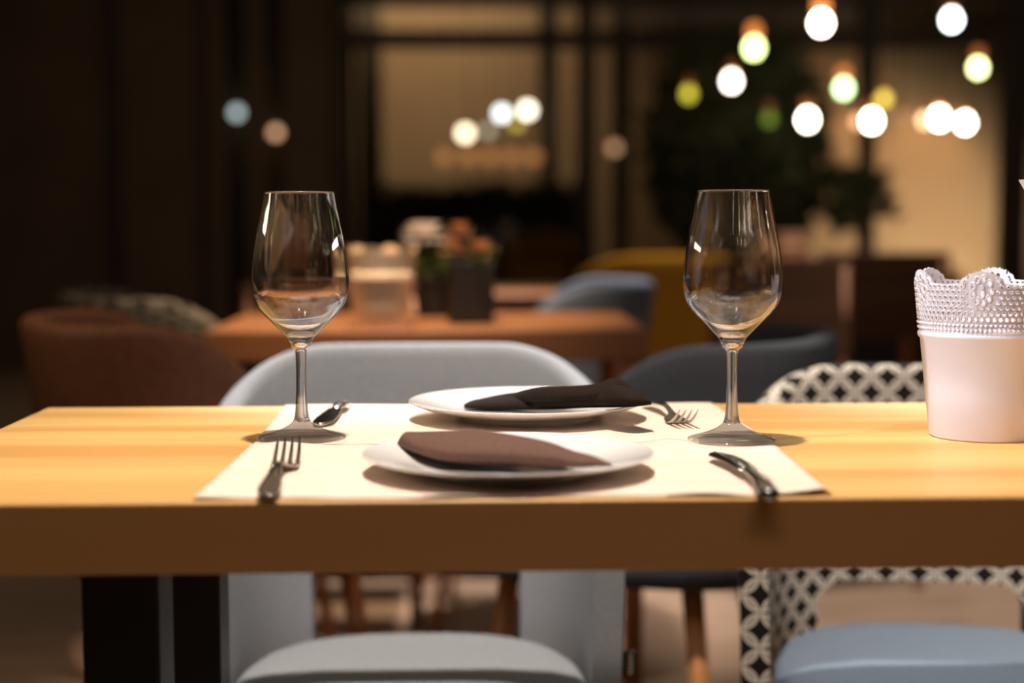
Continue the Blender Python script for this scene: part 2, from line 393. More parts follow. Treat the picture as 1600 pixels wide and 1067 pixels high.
# ------------------------------------------------------------------ paper mats
def mat_mesh(xl0, xr0, xl1, xr1, y0, y1, zf, nx=90, ny=30):
    bm = nb(); g = []
    for j in range(ny + 1):
        v = j / ny; y = y0 + (y1 - y0) * v; xa = xl0 + (xl1 - xl0) * v; xb = xr0 + (xr1 - xr0) * v; row = []
        for i in range(nx + 1):
            u = i / nx; x = xa + (xb - xa) * u; dy, z = zf(u, v)
            row.append((x, y + dy, z))
        g.append(row)
    lo = [[bm.verts.new(p) for p in r] for r in g]; hi = [[bm.verts.new((p[0], p[1], p[2] + .0004)) for p in r] for r in g]
    for j in range(ny):
        for i in range(nx):
            bm.faces.new((lo[j][i], lo[j + 1][i], lo[j + 1][i + 1], lo[j][i + 1])); bm.faces.new((hi[j][i], hi[j][i + 1], hi[j + 1][i + 1], hi[j + 1][i]))
    for a in range(nx):
        bm.faces.new((lo[0][a], lo[0][a + 1], hi[0][a + 1], hi[0][a])); bm.faces.new((lo[ny][a], hi[ny][a], hi[ny][a + 1], lo[ny][a + 1]))
    for a in range(ny):
        bm.faces.new((lo[a][0], hi[a][0], hi[a + 1][0], lo[a + 1][0])); bm.faces.new((lo[a][nx], lo[a + 1][nx], hi[a + 1][nx], hi[a][nx]))
    return bm
ZM = ZT + .0008
def zf_front(u, v):
    wv = .0012 * math.sin(u * 17 + .6) + .0010 * math.sin(u * 31 + 2)
    fr = max(0, 1 - v / .06); z = ZM + fr * (max(0, wv))
    dy = .0020 * math.sin(u * 13) * fr
    cn = max(0, (u - .86) / .14) * max(0, 1 - v / .16); z += .0055 * cn ** 1.6
    bk = max(0, (v - .95) / .05); z += bk * (.0042 * max(0, 1 - abs(u - .80) / .07) + .0036 * max(0, 1 - abs(u - .06) / .09) + .0009 * max(0, 1 - abs(u - .2) / .05))
    return dy, z
a0, b0 = onz(299, 783, ZT).x, onz(1303, 776, ZT).x
a1, b1 = onz(391, 698, ZT).x, onz(1210, 695, ZT).x
a2, b2 = onz(446, 635, ZT).x, onz(1112, 632, ZT).x
YS = onz(391, 698, ZT).y
tag(obj('placemat', mat_mesh(a0, b0, a1, b1, Yf + .004, YS, zf_front), M['kraft']), 'kraft paper placemat along the near table edge under the brown napkin setting', 'placemat', 'kraft paper placemats')
tag(obj('placemat', mat_mesh(a1 + .002, b1 - .001, a2, b2, YS + .0015, Yk - .003, lambda u, v: (0, ZM + .0004 * math.sin(u * 14) * v * v + .0004)), M['kraft']),
    'kraft paper placemat along the far table edge under the black napkin setting', 'placemat', 'kraft paper placemats')
ZP = ZM + .0007

# ------------------------------------------------------------------ plates
def plate(loc, label, ru, rise=.018):
    prof = [(0, .0035), (.055, .0035), (.060, .0), (.063, .0), (.066, .0045), (.085, .0085), (.102, .0132), (.1105, .0165), (.1120, .0180), (.1112, .0190),
            (.1080, .0180), (.097, .0148), (.084, .0112), (.074, .0085), (.066, .0070), (.03, .0062), (0, .0060)]
    k = ru / .112
    prof = [(r * k, z * rise / .018) for r, z in prof]
    bm = nb(); lathe(bm, catmull(prof, 4)[:-1] + [(0, .006)], 128)
    return tag(obj('dinner_plate', bm, M['china'], loc=loc), label, 'plate', 'white dinner plates')
pf = ony(794, 700, 1.197); pb = ony(823, 640, 1.535)
plate((pf.x, 1.205, ZP), 'round white dinner plate at the near setting under the brown napkin', .1125, .0150)
plate((pb.x, 1.532, ZP), 'round white dinner plate at the far setting under the black napkin', .116)

# ------------------------------------------------------------------ napkins
def napkin(name, label, stations, m, ridges, zb=.010, fold=0.0):
    # station: px, y of the near foot, height, back-depth
    bm = nb(); rings = []; st = catmull(stations, 7); n = 26
    for (px, yb, h_, wd, zr, lean) in st:
        p = onz(px, yb, ZP + zr); ring = []
        for k in range(32):
            a = 2 * PI * k / 32; ca, sa = math.cos(a), math.sin(a)
            yy = wd * (1 - math.copysign(abs(ca) ** .8, ca)) / 2
            if sa < 0: yy += wd * .16 * abs(sa) * (1 + ca) / 2
            zz = h_ * (1 + math.copysign(abs(sa) ** .75, sa)) / 2 * (1 - .10 * ca * lean)
            ring.append(Vector((p.x, p.y + yy, ZP + zr + zz)))
        rings.append(ring)
    loft(bm, rings); return tag(obj(name, bm, m), label, 'napkin', 'folded paper napkins')
napkin('paper_napkin', 'brown folded paper napkin tapering to the right on the near plate',
       [(620, 697, .002, .012, .012, 0), (630, 706, .012, .040, .010, 0), (652, 717, .014, .075, .009, .2), (690, 731, .018, .100, .008, .3), (740, 736, .021, .100, .008, .4), (800, 737, .020, .082, .008, .4),
        (860, 738, .017, .060, .009, .4), (900, 737, .011, .045, .011, .3), (930, 733, .007, .028, .013, .2), (957, 730, .002, .006, .015, 0)], M['napkin'], .0)
bn = nb()
def pleat(bm, pts):
    # an arch-sectioned fold: px, near-foot y, foot height, height, depth
    rings = []
    for (px, yb, zr, h_, wd) in catmull(pts, 6):
        p = onz(px, yb, ZP + zr); ring = []
        for k in range(12):
            a = PI * k / 11; ring.append(Vector((p.x, p.y + wd * (1 - math.cos(a)) / 2, ZP + zr + h_ * math.sin(a) ** .7)))
        for k in range(1, 4): ring.append(ring[11].lerp(ring[0], k / 4))
        rings.append(ring)
    loft(bm, rings)
pleat(bn, [(725, 637, .009, .002, .02), (745, 639, .009, .007, .04), (800, 640, .009, .010, .05), (860, 640, .011, .012, .05), (930, 637, .016, .013, .05), (985, 636, .022, .012, .045), (1018, 632, .026, .003, .012)])
pleat(bn, [(752, 630, .010, .003, .03), (800, 634, .011, .010, .05), (860, 635, .015, .013, .05), (920, 634, .020, .014, .05), (962, 633, .025, .016, .05), (990, 632, .027, .012, .05), (1017, 630, .027, .003, .015)])
pleat(bn, [(790, 626, .014, .003, .03), (830, 628, .018, .011, .04), (870, 627, .022, .012, .04), (930, 624, .027, .012, .04), (964, 620, .030, .016, .035), (990, 622, .031, .010, .03), (1012, 626, .029, .002, .01)])
tag(obj('paper_napkin', bn, M['napkin2']), 'black pleated paper napkin fanning to the right across the far plate rim', 'napkin', 'folded paper napkins')

# ------------------------------------------------------------------ wine glasses
def wine_glass(loc, label):
    g = thing('wine_glass', label, 'wine glass', loc, 0, 'empty wine glasses')
    outer = [(.0105, .0870), (.0120, .0905), (.0190, .0980), (.0262, .1055), (.0335, .1130), (.0392, .1205), (.0420, .1280), (.0432, .1360), (.0433, .1430), (.0428, .1530),
             (.0413, .1660), (.0388, .1800), (.0358, .1935), (.0330, .2070), (.0308, .2195)]
    inner = [(.0302, .2196), (.0323, .2070), (.0350, .1935), (.0380, .1800), (.0405, .1660), (.0420, .1530), (.0425, .1430), (.0423, .1360), (.0410, .1283), (.0381, .1212), (.0322, .1138), (.0247, .1064), (.0165, .0996), (.0080, .0952), (0, .0940)]
    bm = nb(); lathe(bm, catmull(outer, 6) + [(.0305, .21985)] + catmull(inner, 6), 96)
    obj('bowl', bm, M['bowlglass'], g)
    stem = catmull([(.0078, .0160), (.0064, .0200), (.0054, .030), (.0047, .045), (.0045, .060), (.0049, .0750), (.0056, .0800), (.0082, .0822), (.0092, .0840), (.0096, .0855), (.0105, .0870)], 5)
    bm = nb(); lathe(bm, stem, 32); obj('stem', bm, M['stemglass'], g)
    foot = catmull([(0, .0012), (.015, .0010), (.030, .0004), (.0365, 0), (.0383, .0008), (.0388, .0018), (.0380, .0028), (.0330, .0042), (.0250, .0064), (.0170, .0095), (.0110, .0130), (.0078, .0160)], 5)
    bm = nb(); lathe(bm, foot, 96); obj('foot', bm, M['footglass'], g)
    return g
gl = onz(472, 688, ZT); gr = onz(1143, 691, ZT)
wg = wine_glass((gl.x, gl.y, ZP), 'empty clear wine glass at the left, behind the near fork')
dup(wg, (gr.x, gr.y, ZP), .4, 'empty clear wine glass at the right, next to the white lace pot')

# ------------------------------------------------------------------ cutlery
def sweep_flat(bm, st, n=12):
    # st: (y, x, z, half width, half thickness)
    rings = []
    for (y, x, z, hw, ht) in st:
        rings.append([Vector((x + hw * math.cos(2 * PI * k / n), y, z + ht * math.sin(2 * PI * k / n))) for k in range(n)])
    loft(bm, rings); return bm
def fork(loc, rz, label, sc=1):
    g = thing('fork', label, 'fork', loc, rz, 'steel forks'); g.scale = (sc, sc, sc)
    # local: handle end at 0, tips at y .19
    hd = catmull([(0, 0, .0035, .002, .001), (.003, 0, .0038, .0065, .0016), (.02, 0, .0055, .0088, .0018), (.05, 0, .0092, .0062, .0020), (.09, 0, .0115, .0034, .0022), (.115, 0, .0085, .0032, .0020), (.125, 0, .0062, .0050, .0016)], 5)
    obj('handle', sweep_flat(nb(), hd), M['steel'], g)
    he = catmull([(.124, 0, .0063, .0048, .0016), (.131, 0, .0040, .0102, .0014), (.140, 0, .0024, .0117, .0012), (.148, 0, .0022, .0120, .0011), (.1495, 0, .0022, .0118, .0008)], 5)
    obj('head', sweep_flat(nb(), he, 20), M['steel'], g)
    for k in range(4):
        x = (k - 1.5) * .0063
        ti = catmull([(.1475, x, .0022, .0024, .0011), (.158, x, .0034, .0020, .0010), (.172, x, .0082, .0017, .0009), (.184, x * .97, .0140, .0013, .0008), (.192, x * .95, .0190, .0005, .0004)], 5)
        obj('tine', sweep_flat(nb(), ti, 10), M['steel'], g)
    return g
def aim(p0, p1): d = p1 - p0; return math.atan2(-d.x, d.y)
p0 = onz(416, 783, ZP); p1 = onz(462, 700, ZP); 
fork((p0.x, p0.y + .004, ZP), aim(p0, p1), 'steel fork on the near placemat, tines pointing at the left wine glass', .97)
p0 = onz(1008, 633, ZP); p1 = onz(1072, 668, ZP)
ff = fork((p0.x, p0.y - .01, ZP), aim(p0, p1), 'steel fork on the far placemat, tines pointing toward the viewer beside the black napkin', .97)
def knife(c_pts, label, tip_first=True):
    # c_pts: world centre line from blade tip to handle end
    g = thing('table_knife', label, 'knife', c_pts[-1], 0, 'steel table knives')
    o0 = c_pts[-1]; pts = catmull([tuple(p - o0) for p in c_pts], 8); n = len(pts)
    def part(i0, i1, wf, name):
        bm = nb(); rings = []
        for i in range(i0, i1 + 1):
            p = Vector(pts[i]); t = (Vector(pts[min(i + 1, n - 1)]) - Vector(pts[max(i - 1, 0)])).normalized(); s = Vector((t.y, -t.x, 0)).normalized()
            hw, ht = wf(i / (n - 1)); rings.append([p + s * hw * math.cos(2 * PI * k / 16) + Vector((0, 0, .0022 + ht * math.sin(2 * PI * k / 16))) for k in range(16)])
        loft(bm, rings); obj(name, bm, M['steel'], g)
    k = int(n * .46)
    part(0, k, lambda t: ((.0015 + .0088 * math.sqrt(min(1, t / .10))) * (1 - .30 * max(0, t - .2) / .26), .0013), 'blade')
    def hf(t):
        u = (t - .46) / .54; return (.0046 + .0042 * u) * (math.sqrt(max(.03, 1 - max(0, (u - .9) / .1) ** 2))), .0022 + .0018 * u
    part(k, n - 1, hf, 'handle')
    return g
def zp(px, py, dz=0): return onz(px, py, ZP + dz) 
knife([zp(1116, 712, .003), zp(1148, 725, .004), zp(1172, 741, .005), zp(1191, 757, .005), zp(1203, 779, .002)], 'steel knife on the near placemat in front of the right wine glass')
knife([zp(500, 667, .001), zp(514, 652, .003), zp(525, 641, .005), zp(531, 636, .006), zp(537, 632, .003)], 'steel knife on the far placemat just right of the left wine glass')

# ------------------------------------------------------------------ white lace pot
def lace_pot(loc, label, m, group, rz=0, fine=True, scale=1, cat='plant pot'):
    g = thing('lace_pot', label, cat, loc, rz, group)
    zr = .0925
    def rad(z): return .0493 + (.0650 - .0493) * z / .150
    b = nb()
    prof = [(0, .003), (.046, .003), (.0470, 0), (.0483, 0), (.0493, .0015), (rad(.04), .04), (rad(.088), .088), (rad(zr) + .0016, .0905), (rad(zr) + .0020, zr), (rad(zr) + .0014, .0945), (rad(.096), .096), (rad(.105), .105),
            (rad(.105) - .0016, .105), (rad(.05) - .0016, .05), (.0475, .006), (0, .006)]
    lathe(b, prof, 128); obj('body', b, m, g)
    NU, NV = (900, 108) if fine else (180, 24)
    z0, z1 = .105, .1560
    holes = []
    for k in range(6):
        th = 2 * PI * k / 6
        holes.append((th, .131, .0017, .0030)); holes.append((th, .1395 - .003, .0013, .0012))
        for q in range(9):
            a = 2 * PI * q / 9 + .2; holes.append((th + math.sin(a) * .0078 / .062, .1335 + math.cos(a) * .0105, .0016, .0023))
        for q in range(7):
            a = R(-72 + 24 * q); holes.append((th + math.sin(a) * .0155 / .062, .1335 + math.cos(a) * .0185, .0007, .0021))
    for r_ in range(8):
        zz = .1085 + r_ * .0047
        for k in range(72):
            th = 2 * PI * (k + .5 * (r_ % 2)) / 72
            dth = (th + PI / 6) % (PI / 3) - PI / 6
            if (dth * .062 / .0125) ** 2 + ((zz - .1335) / .0155) ** 2 < 1: continue
            holes.append((th, zz, .0012 if r_ > 1 else .0015, .0011 if r_ > 1 else .0016))
    grid = {}
    for hh in holes:
        grid.setdefault(int((hh[0] % (2 * PI)) / (2 * PI) * 60), []).append(hh)
    def top(th):
        dth = (th + PI / 6) % (PI / 3) - PI / 6
        s = dth * .062
        zz = .1385 + .0008 * abs(math.cos(s * 150))
        if abs(s) < .0205: zz = max(zz, .1330 + .0165 * math.sqrt(max(0, 1 - (s / .0205) ** 2)) + .0013 * abs(math.cos(s * 560)))
        return zz
    def hole(th, z):
        c = int((th % (2 * PI)) / (2 * PI) * 60)
        for cc in (c - 1, c, c + 1):
            for (ht, hz, a, b_) in grid.get(cc % 60, ()):
                d = (th - ht + PI) % (2 * PI) - PI
                if (d * .062 / a) ** 2 + ((z - hz) / b_) ** 2 < 1: return True
        return False
    bm = nb(); V = {}
    def vert(i, j, side):
        i %= NU; key = (i, j, side)
        if key not in V:
            th = 2 * PI * i / NU; z = min(z0 + (z1 - z0) * j / NV, top(th)); r_ = rad(z) - (0 if side else .0014)
            V[key] = bm.verts.new((r_ * math.cos(th), r_ * math.sin(th), z))
        return V[key]
    solid = set()
    for i in range(NU):
        th = 2 * PI * (i + .5) / NU; tz = top(th)
        for j in range(NV):
            z = z0 + (z1 - z0) * (j + .5) / NV
            if z < tz and not (fine and hole(th, z)): solid.add((i, j))
    for (i, j) in solid:
        a, b_, c_, d = vert(i, j, 1), vert(i + 1, j, 1), vert(i + 1, j + 1, 1), vert(i, j + 1, 1)
        e, f, g_, h_ = vert(i, j, 0), vert(i + 1, j, 0), vert(i + 1, j + 1, 0), vert(i, j + 1, 0)
        bm.faces.new((a, b_, c_, d)); bm.faces.new((e, h_, g_, f))
        if ((i - 1) % NU, j) not in solid: bm.faces.new((a, d, h_, e))
        if ((i + 1) % NU, j) not in solid: bm.faces.new((b_, f, g_, c_))
        if (i, j - 1) not in solid: bm.faces.new((a, e, f, b_))
        if (i, j + 1) not in solid: bm.faces.new((d, c_, g_, h_))
    bmesh.ops.remove_doubles(bm, verts=bm.verts[:], dist=1e-6)
    # raised rims round the holes, as on pressed lace
    if fine:
        for (ht, hz, a, b_) in holes:
            if hz + b_ > top(ht) - .0008: continue
            rr = []
            for (k1, out) in ((1.0, .0000), (1.18, .0009), (1.55, .0009), (1.85, -.0002)):
                ring = []
                for q in range(12):
                    an = 2 * PI * q / 12; th = ht + a * k1 * math.cos(an) / .062; z = hz + b_ * k1 * math.sin(an)
                    r_ = rad(z) + out; ring.append(bm.verts.new((r_ * math.cos(th), r_ * math.sin(th), z)))
                rr.append(ring)
            for A, B in zip(rr, rr[1:]):
                for q in range(12): bm.faces.new((A[q], A[(q + 1) % 12], B[(q + 1) % 12], B[q]))
    obj('lace_rim', bm, m, g, smooth=False)
    if fine:
        bd = nb()
        for zz in (.0985, .1028):
            for k in range(94):
                th = 2 * PI * k / 94; r_ = rad(zz)
                bmesh.ops.create_icosphere(bd, subdivisions=2, radius=.00165, matrix=Matrix.Translation((r_ * math.cos(th), r_ * math.sin(th), zz)))
        obj('bead_band', bd, m, g)
    return g
pp = onz(1539, 681, ZT)
lace_pot((pp.x, pp.y, ZT + .0004), 'white plastic pot with pierced lace rim at the right of the near table', M['plastic'], 'lace rimmed pots', rz=R(-113))
# white paper napkin standing in the pot, only its corner shows
nk = nb(); q0 = ony(1592, 282, pp.y); q1 = ony(1626, 345, pp.y); q2 = ony(1606, 560, pp.y); q3 = ony(1580, 640, pp.y)
A = [ony(1592, 282, pp.y), ony(1668, 270, pp.y + .02), ony(1606, 560, pp.y + .012), ony(1560, 640, pp.y + .006)]
A = [ony(1592, 281, pp.y), ony(1645, 276, pp.y + .015), ony(1612, 470, pp.y + .01), ony(1560, 655, pp.y + .006), ony(1545, 655, pp.y), ony(1605, 440, pp.y), ony(1606, 306, pp.y)]
rings = [[p + Vector((0, dy, 0)) for p in A] for dy in (-.001, .001)]
loft(nk, rings); tag(obj('paper_napkin', nk, M['paperw'], smooth=False), 'white paper napkin standing in the lace pot, one corner showing at the photo edge', 'napkin')

# ------------------------------------------------------------------ tub armchairs
def tub_chair(loc, rz, label, shell_m, seat_m, open_z=(.30, .505), open_hw=.135, zback=.79, cat='chair', group=None, tagm=None, zarm=.63, hw0=.221, leg=M['woodleg'], side=False, zbot=.375, zs=.44, drop=.19):
    g = thing('tub_chair', label, cat, loc, rz, group)
    if side: zbot, zs = .425, .48
    N = 72; hw, yb, yf = hw0, .235, -.20
    plan = []
    def pt(t):                     # t in -1..1 along the U
        L1 = .24 if side else .02; arc = 2.2 * hw * .9
        s = t * (L1 + arc / 2 + .05)
        a_len = arc / 2 + .05
        if abs(s) > a_len:
            return Vector((math.copysign(hw, s), yb - .235 - (abs(s) - a_len), 0)), Vector((math.copysign(1, s), 0, 0))
        u = s / a_len * PI / 2
        e = .62
        x = hw * math.copysign(abs(math.sin(u)) ** e, u); y = (yb - .235) + .235 * abs(math.cos(u)) ** e
        return Vector((x, y, 0)), None
    P = [pt(-1 + 2 * i / N)[0] for i in range(N + 1)]
    arc = [0]
    for i in range(N): arc.append(arc[-1] + (P[i + 1] - P[i]).length)
    tot = arc[-1]
    def ztop(i):
        p = P[i]; ax = abs(p.x)
        if side:
            f = (yb - p.y) / (yb - yf); return max(.60, zback - drop * (max(0, f - .2) / .5) ** 1.9)
        if p.y >= 0:
            if ax < .105: return zback
            f = min(1, (ax - .105) / (hw - .105)); g_ = 1 - math.sqrt(max(0, 1 - f ** 2.1)); return zback - .105 * g_ - .02 * (1 - min(1, p.y / .12)) * (f ** 3)
        f = min(1, -p.y / .2); return (zback - .115) + (zarm - zback + .115) * (f ** .8)
    bm = nb(); uvl = bm.loops.layers.uv.new('UVMap'); rings = []; uvs = []
    th = .034; nh = 12
    for i in range(N + 1):
        a, b = P[max(i - 1, 0)], P[min(i + 1, N)]; t = (b - a).normalized(); n = Vector((-t.y, t.x, 0))
        if n.dot(P[i] - Vector((0, -.05, 0))) < 0: n = -n
        zt_ = ztop(i) - th / 2; ring = []; uv = []
        zb = zbot
        def lean(z): return (.045 if side else .014) * ((z - .375) / .42) ** 1.3 if z > .375 else 0
        for k in range(nh):
            z = zb + (zt_ - zb) * k / nh; ring.append(P[i] + n * (th / 2 + lean(z)) + Vector((0, 0, z))); uv.append((arc[i], z))
        for k in range(9):
            a_ = PI * k / 8; z = zt_ + math.sin(a_) * th / 2
            ring.append(P[i] + n * (math.cos(a_) * th / 2 + lean(zt_)) + Vector((0, 0, z))); uv.append((arc[i], zt_ + (PI - a_) * th / 2))
        for k in range(nh - 1, -1, -1):
            z = zb + (zt_ - zb) * k / nh; ring.append(P[i] + n * (-th / 2 + lean(z)) + Vector((0, 0, z))); uv.append((arc[i], z))
        rings.append(ring); uvs.append(uv)
    vr = [[bm.verts.new(p) for p in r] for r in rings]; n = len(vr[0]); fmap = {}
    for i in range(N):
        for k in range(n):
            j = (k + 1) % n; f = bm.faces.new((vr[i][k], vr[i][j], vr[i + 1][j], vr[i + 1][k]))
            for lp, (ii, kk) in zip(f.loops, ((i, k), (i, j), (i + 1, j), (i + 1, k))): lp[uvl].uv = uvs[ii][kk]
    for end, rr in ((0, vr[0][::-1]), (N, vr[-1])):
        f = bm.faces.new(rr)
        for lp in f.loops: lp[uvl].uv = (lp.vert.co.x, lp.vert.co.z)
    sh = obj('shell', bm, shell_m, None)
    if open_hw:
        cb = nb(); box(cb, -open_hw, open_hw, .08, .5, open_z[0], open_z[1]); 
        es = [e for e in cb.edges if abs((e.verts[0].co - e.verts[1].co).y) > .1]
        bmesh.ops.bevel(cb, geom=es, offset=.035, segments=8, profile=.5, affect='EDGES')
        bmesh.ops.recalc_face_normals(cb, faces=cb.faces[:])
        cme = bpy.data.meshes.new('cut'); cb.to_mesh(cme); cb.free(); co = bpy.data.objects.new('cut', cme); C.objects.link(co)
        md = sh.modifiers.new('b', 'BOOLEAN'); md.object = co; md.operation = 'DIFFERENCE'; md.solver = 'EXACT'
        bpy.context.view_layer.update(); dg = bpy.context.evaluated_depsgraph_get()
        me = bpy.data.meshes.new_from_object(sh.evaluated_get(dg)); sh.modifiers.clear(); sh.data = me
        me.materials.clear(); me.materials.append(shell_m)
        try: me.set_sharp_from_angle(angle=R(40))
        except Exception: pass
        bpy.data.objects.remove(co); bpy.data.meshes.remove(cme)
    sh.parent = g
    # seat cushion
    sb = nb(); ns = 56; a_, b_ = hw - th / 2 - .003, .215; prof = [(0, .392), (.90, .392), (.97, .400), (1.0, .412), (.985, .424), (.93, .432), (.80, .438), (.5, .442), (0, .443)]
    prof = [(r_, z + zs - .44) for r_, z in prof]
    rr = []
    for (r_, z) in prof[1:-1]:
        rr.append([Vector((a_ * r_ * math.copysign(abs(math.cos(2 * PI * k / ns)) ** .72, math.cos(2 * PI * k / ns)), -.025 + b_ * r_ * math.copysign(abs(math.sin(2 * PI * k / ns)) ** .85, math.sin(2 * PI * k / ns)), z)) for k in range(ns)])
    loft(sb, rr); obj('seat', sb, seat_m, g)
    for sx in (-1, 1):
        for sy in (-1, 1):
            lb = nb(); tube(lb, [(sx * .15, sy * .14 - .02, zs - .048), (sx * .20, sy * .19 - .02, .002)], .017, 14, .010); obj('leg', lb, leg, g)
    if tagm:
        t = nb(); x = hw + .020; box(t, x + .0, x + .0165, .005, .0065, .423, .453); o = obj('fabric_tag', t, M['blackmetal'], g, smooth=False)
        s_ = nb()
        for q in range(6): box(s_, x + .0055, x + .0125, .0042, .0050, .4265 + q * .0040, .4265 + q * .0040 + (.0028 if q % 2 else .0022))
        obj('tag_lettering', s_, M['pale'], o, smooth=False)
    return g
cg = ony(658, 600, 1.86)
tub_chair((cg.x - .011, 1.755, 0), 0, 'light grey felt tub chair facing the viewer behind the far plate', M['greyfab'], M['greyfab'], (.30, .535), .132, tagm=True, group='tub chairs')
cp = ony(1437, 600, 1.86)
tub_chair((cp.x + .010, 1.78, 0), R(-9), 'tub chair in black and white petal print with blue grey seat behind the lace pot', M['petals'], M['bluefab'], (.30, .476), .132, zback=.757, hw0=.216, group='tub chairs')
# chairs of the other tables
tub_chair((-.40, 2.50, 0), R(113), 'brown leather tub chair in side view at the left, beyond the near table corner', M['brownfab'], M['brownfab'], (.3, .31), 0, group='tub chairs', zback=.80, side=True)
tub_chair((-.55, 3.30, 0), R(113), 'dim petal print tub chair standing behind the brown leather chair', M['petals_dimmed'], M['darkfab'], (.3, .31), 0, group='tub chairs', zback=.80, side=True)
tub_chair((.27, 2.43, 0), R(-113), 'dark charcoal tub chair beyond the table, seen past the right wine glass', M['darkfab'], M['darkfab'], (.3, .31), 0, group='tub chairs', zback=.775, side=True)
tub_chair((.145, 3.72, 0), R(-95), 'blue grey tub chair beyond the brown table, in front of the ochre seat', M['bluefab'], M['bluefab'], (.3, .31), 0, group='tub chairs', zback=.805, side=True)
tub_chair((.66, 5.35, 0), R(180), 'ochre yellow tub chair beyond the blue grey chair', M['yellowfab'], M['yellowfab'], (.3, .31), 0, group='tub chairs', zback=.835, hw0=.29)

# ------------------------------------------------------------------ tables behind
def back_table(x0, x1, y0, y1, label, m=M['brownwood'], thick=.055):
    t = thing('restaurant_table', label, 'table', ((x0 + x1) / 2, (y0 + y1) / 2, 0), 0, 'brown tables further back')
    hx, hy = (x1 - x0) / 2, (y1 - y0) / 2
    obj('tabletop', box(nb(), -hx, hx, -hy, hy, .75 - thick, .75, .003), m, t, smooth=False)
    for sx in (-1, 1):
        for sy in (-1, 1):
            lb = nb(); tube(lb, [(sx * (hx - .024), sy * (hy - .03), .75 - thick - .001), (sx * (hx - .024), sy * (hy - .03), .002)], .022, 16, .017); obj('leg', lb, M['woodleg'], t)
    return t
xa = ony(318, 520, 2.8).x; xb = ony(1014, 520, 2.8).x
back_table(xa, xb, 2.80, 3.36, 'long brown wooden table just behind the light grey chair')
back_table(-.30, .36, 4.15, 4.85, 'brown wooden table beyond the blue grey chair, only its top edge showing')
back_table(ony(1190, 420, 6.2).x, ony(1480, 420, 6.2).x, 6.0, 6.7, 'small brown table near the window with the pink pot on it')
# things on the tables behind
q = onz(592, 518, .75); lace_pot((q.x, 2.88, .7504), 'cream lace rimmed pot on the brown table, left of the black planter', M['potpeach'], 'lace rimmed pots', fine=False, rz=.3)
q = ony(1238, 420, 6.15); lace_pot((q.x, 6.15, .7504), 'pale pink lace rimmed pot on the far table near the window', M['potpink'], 'lace rimmed pots', fine=False)
def pot_square(px, Y, wd, ht, label):
    q = ony(px, 450, Y); g = thing('flower_planter', label, 'planter', (q.x, Y, .7504), .15)
    b = nb(); box(b, -wd / 2, wd / 2, -wd / 2, wd / 2, 0, ht, .003); obj('box', b, M['planter'], g, smooth=False); return g
g1 = pot_square(735, 3.00, .080, .118, 'black square planter with peach flowers on the brown table')
g2 = pot_square(676, 3.22, .062, .092, 'smaller dark planter with big white blossom and green leaves, left of the square planter')
def blossom(bm, c, r, petals=14):
    for k in range(petals * 3):
        layer = k // petals; a = 2 * PI * (k % petals) / petals + layer * .3; el = R(10 + 28 * layer)
        d = Vector((math.cos(a) * math.cos(el), math.sin(a) * math.cos(el), math.sin(el)))
        s = Vector((-math.sin(a), math.cos(a), 0)); u = d.cross(s)
        g = []
        for i in range(5):
            f = i / 4; wv = math.sin(PI * (f * .8 + .1)) * r * .28
            g.append([c + d * r * f + s * wv * e + u * (-.25 * r * f * f + .08 * r * abs(e)) for e in (-1, 0, 1)])
        V = [[bm.verts.new(p) for p in row] for row in g]
        for i in range(4):
            for j in range(2): bm.faces.new((V[i][j], V[i][j + 1], V[i + 1][j + 1], V[i + 1][j]))
fb = nb(); blossom(fb, Vector((-.012, 0, .155)), .045); blossom(fb, Vector((-.03, .02, .165)), .03); obj('blossom', fb, M['flowerw'], g2)
lf = nb(); leaf_cloud(lf, [Vector((random.gauss(0, .022), random.gauss(0, .02), .085 + random.uniform(0, .04))) for _ in range(150)], .045); obj('leaves', lf, M['leafg'], g2, smooth=False, fix=False)
for cx, cz, r_ in ((-.03, .137, .03), (.02, .13, .032), (-.02, .17, .026)):
    fb = nb(); blossom(fb, Vector((cx, 0, cz)), r_); obj('blossom', fb, M['flowert'], g1)
lf = nb(); leaf_cloud(lf, [Vector((random.gauss(0, .022), random.gauss(0, .02), .112 + random.uniform(0, .02))) for _ in range(90)], .03); obj('leaves', lf, M['leafg'], g1, smooth=False, fix=False)

# dark wooden chairs at the right
def wood_chair(px, Y, rz, label, zb=.84):
    q = ony(px, 500, Y); g = thing('wooden_chair', label, 'chair', (q.x, Y, 0), rz, 'brown wooden chairs at the right')
    obj('seat', box(nb(), -.21, .21, -.21, .21, .43, .46, .008), M['darkwood'], g, smooth=False)
    obj('backrest', box(nb(), -.21, .21, .19, .215, .56, zb, .008), M['darkwood'], g, smooth=False)
    for sx in (-1, 1):
        obj('leg', tube(nb(), [(sx * .19, .20, zb - .02), (sx * .195, .23, .002)], .016, 10), M['brownwood'], g)
        obj('leg', tube(nb(), [(sx * .19, -.19, .428), (sx * .20, -.2, .002)], .016, 10), M['brownwood'], g)
    return g
wood_chair(1275, 4.1, R(15), 'brown wooden chair behind the right wine glass, below the pink pot')
wood_chair(528, 3.85, R(180), 'brown wooden chair beyond the brown table, behind the black planters', .80)
wood_chair(1390, 4.9, R(-10), 'brown wooden chair left of the white lace pot, nearer the window')

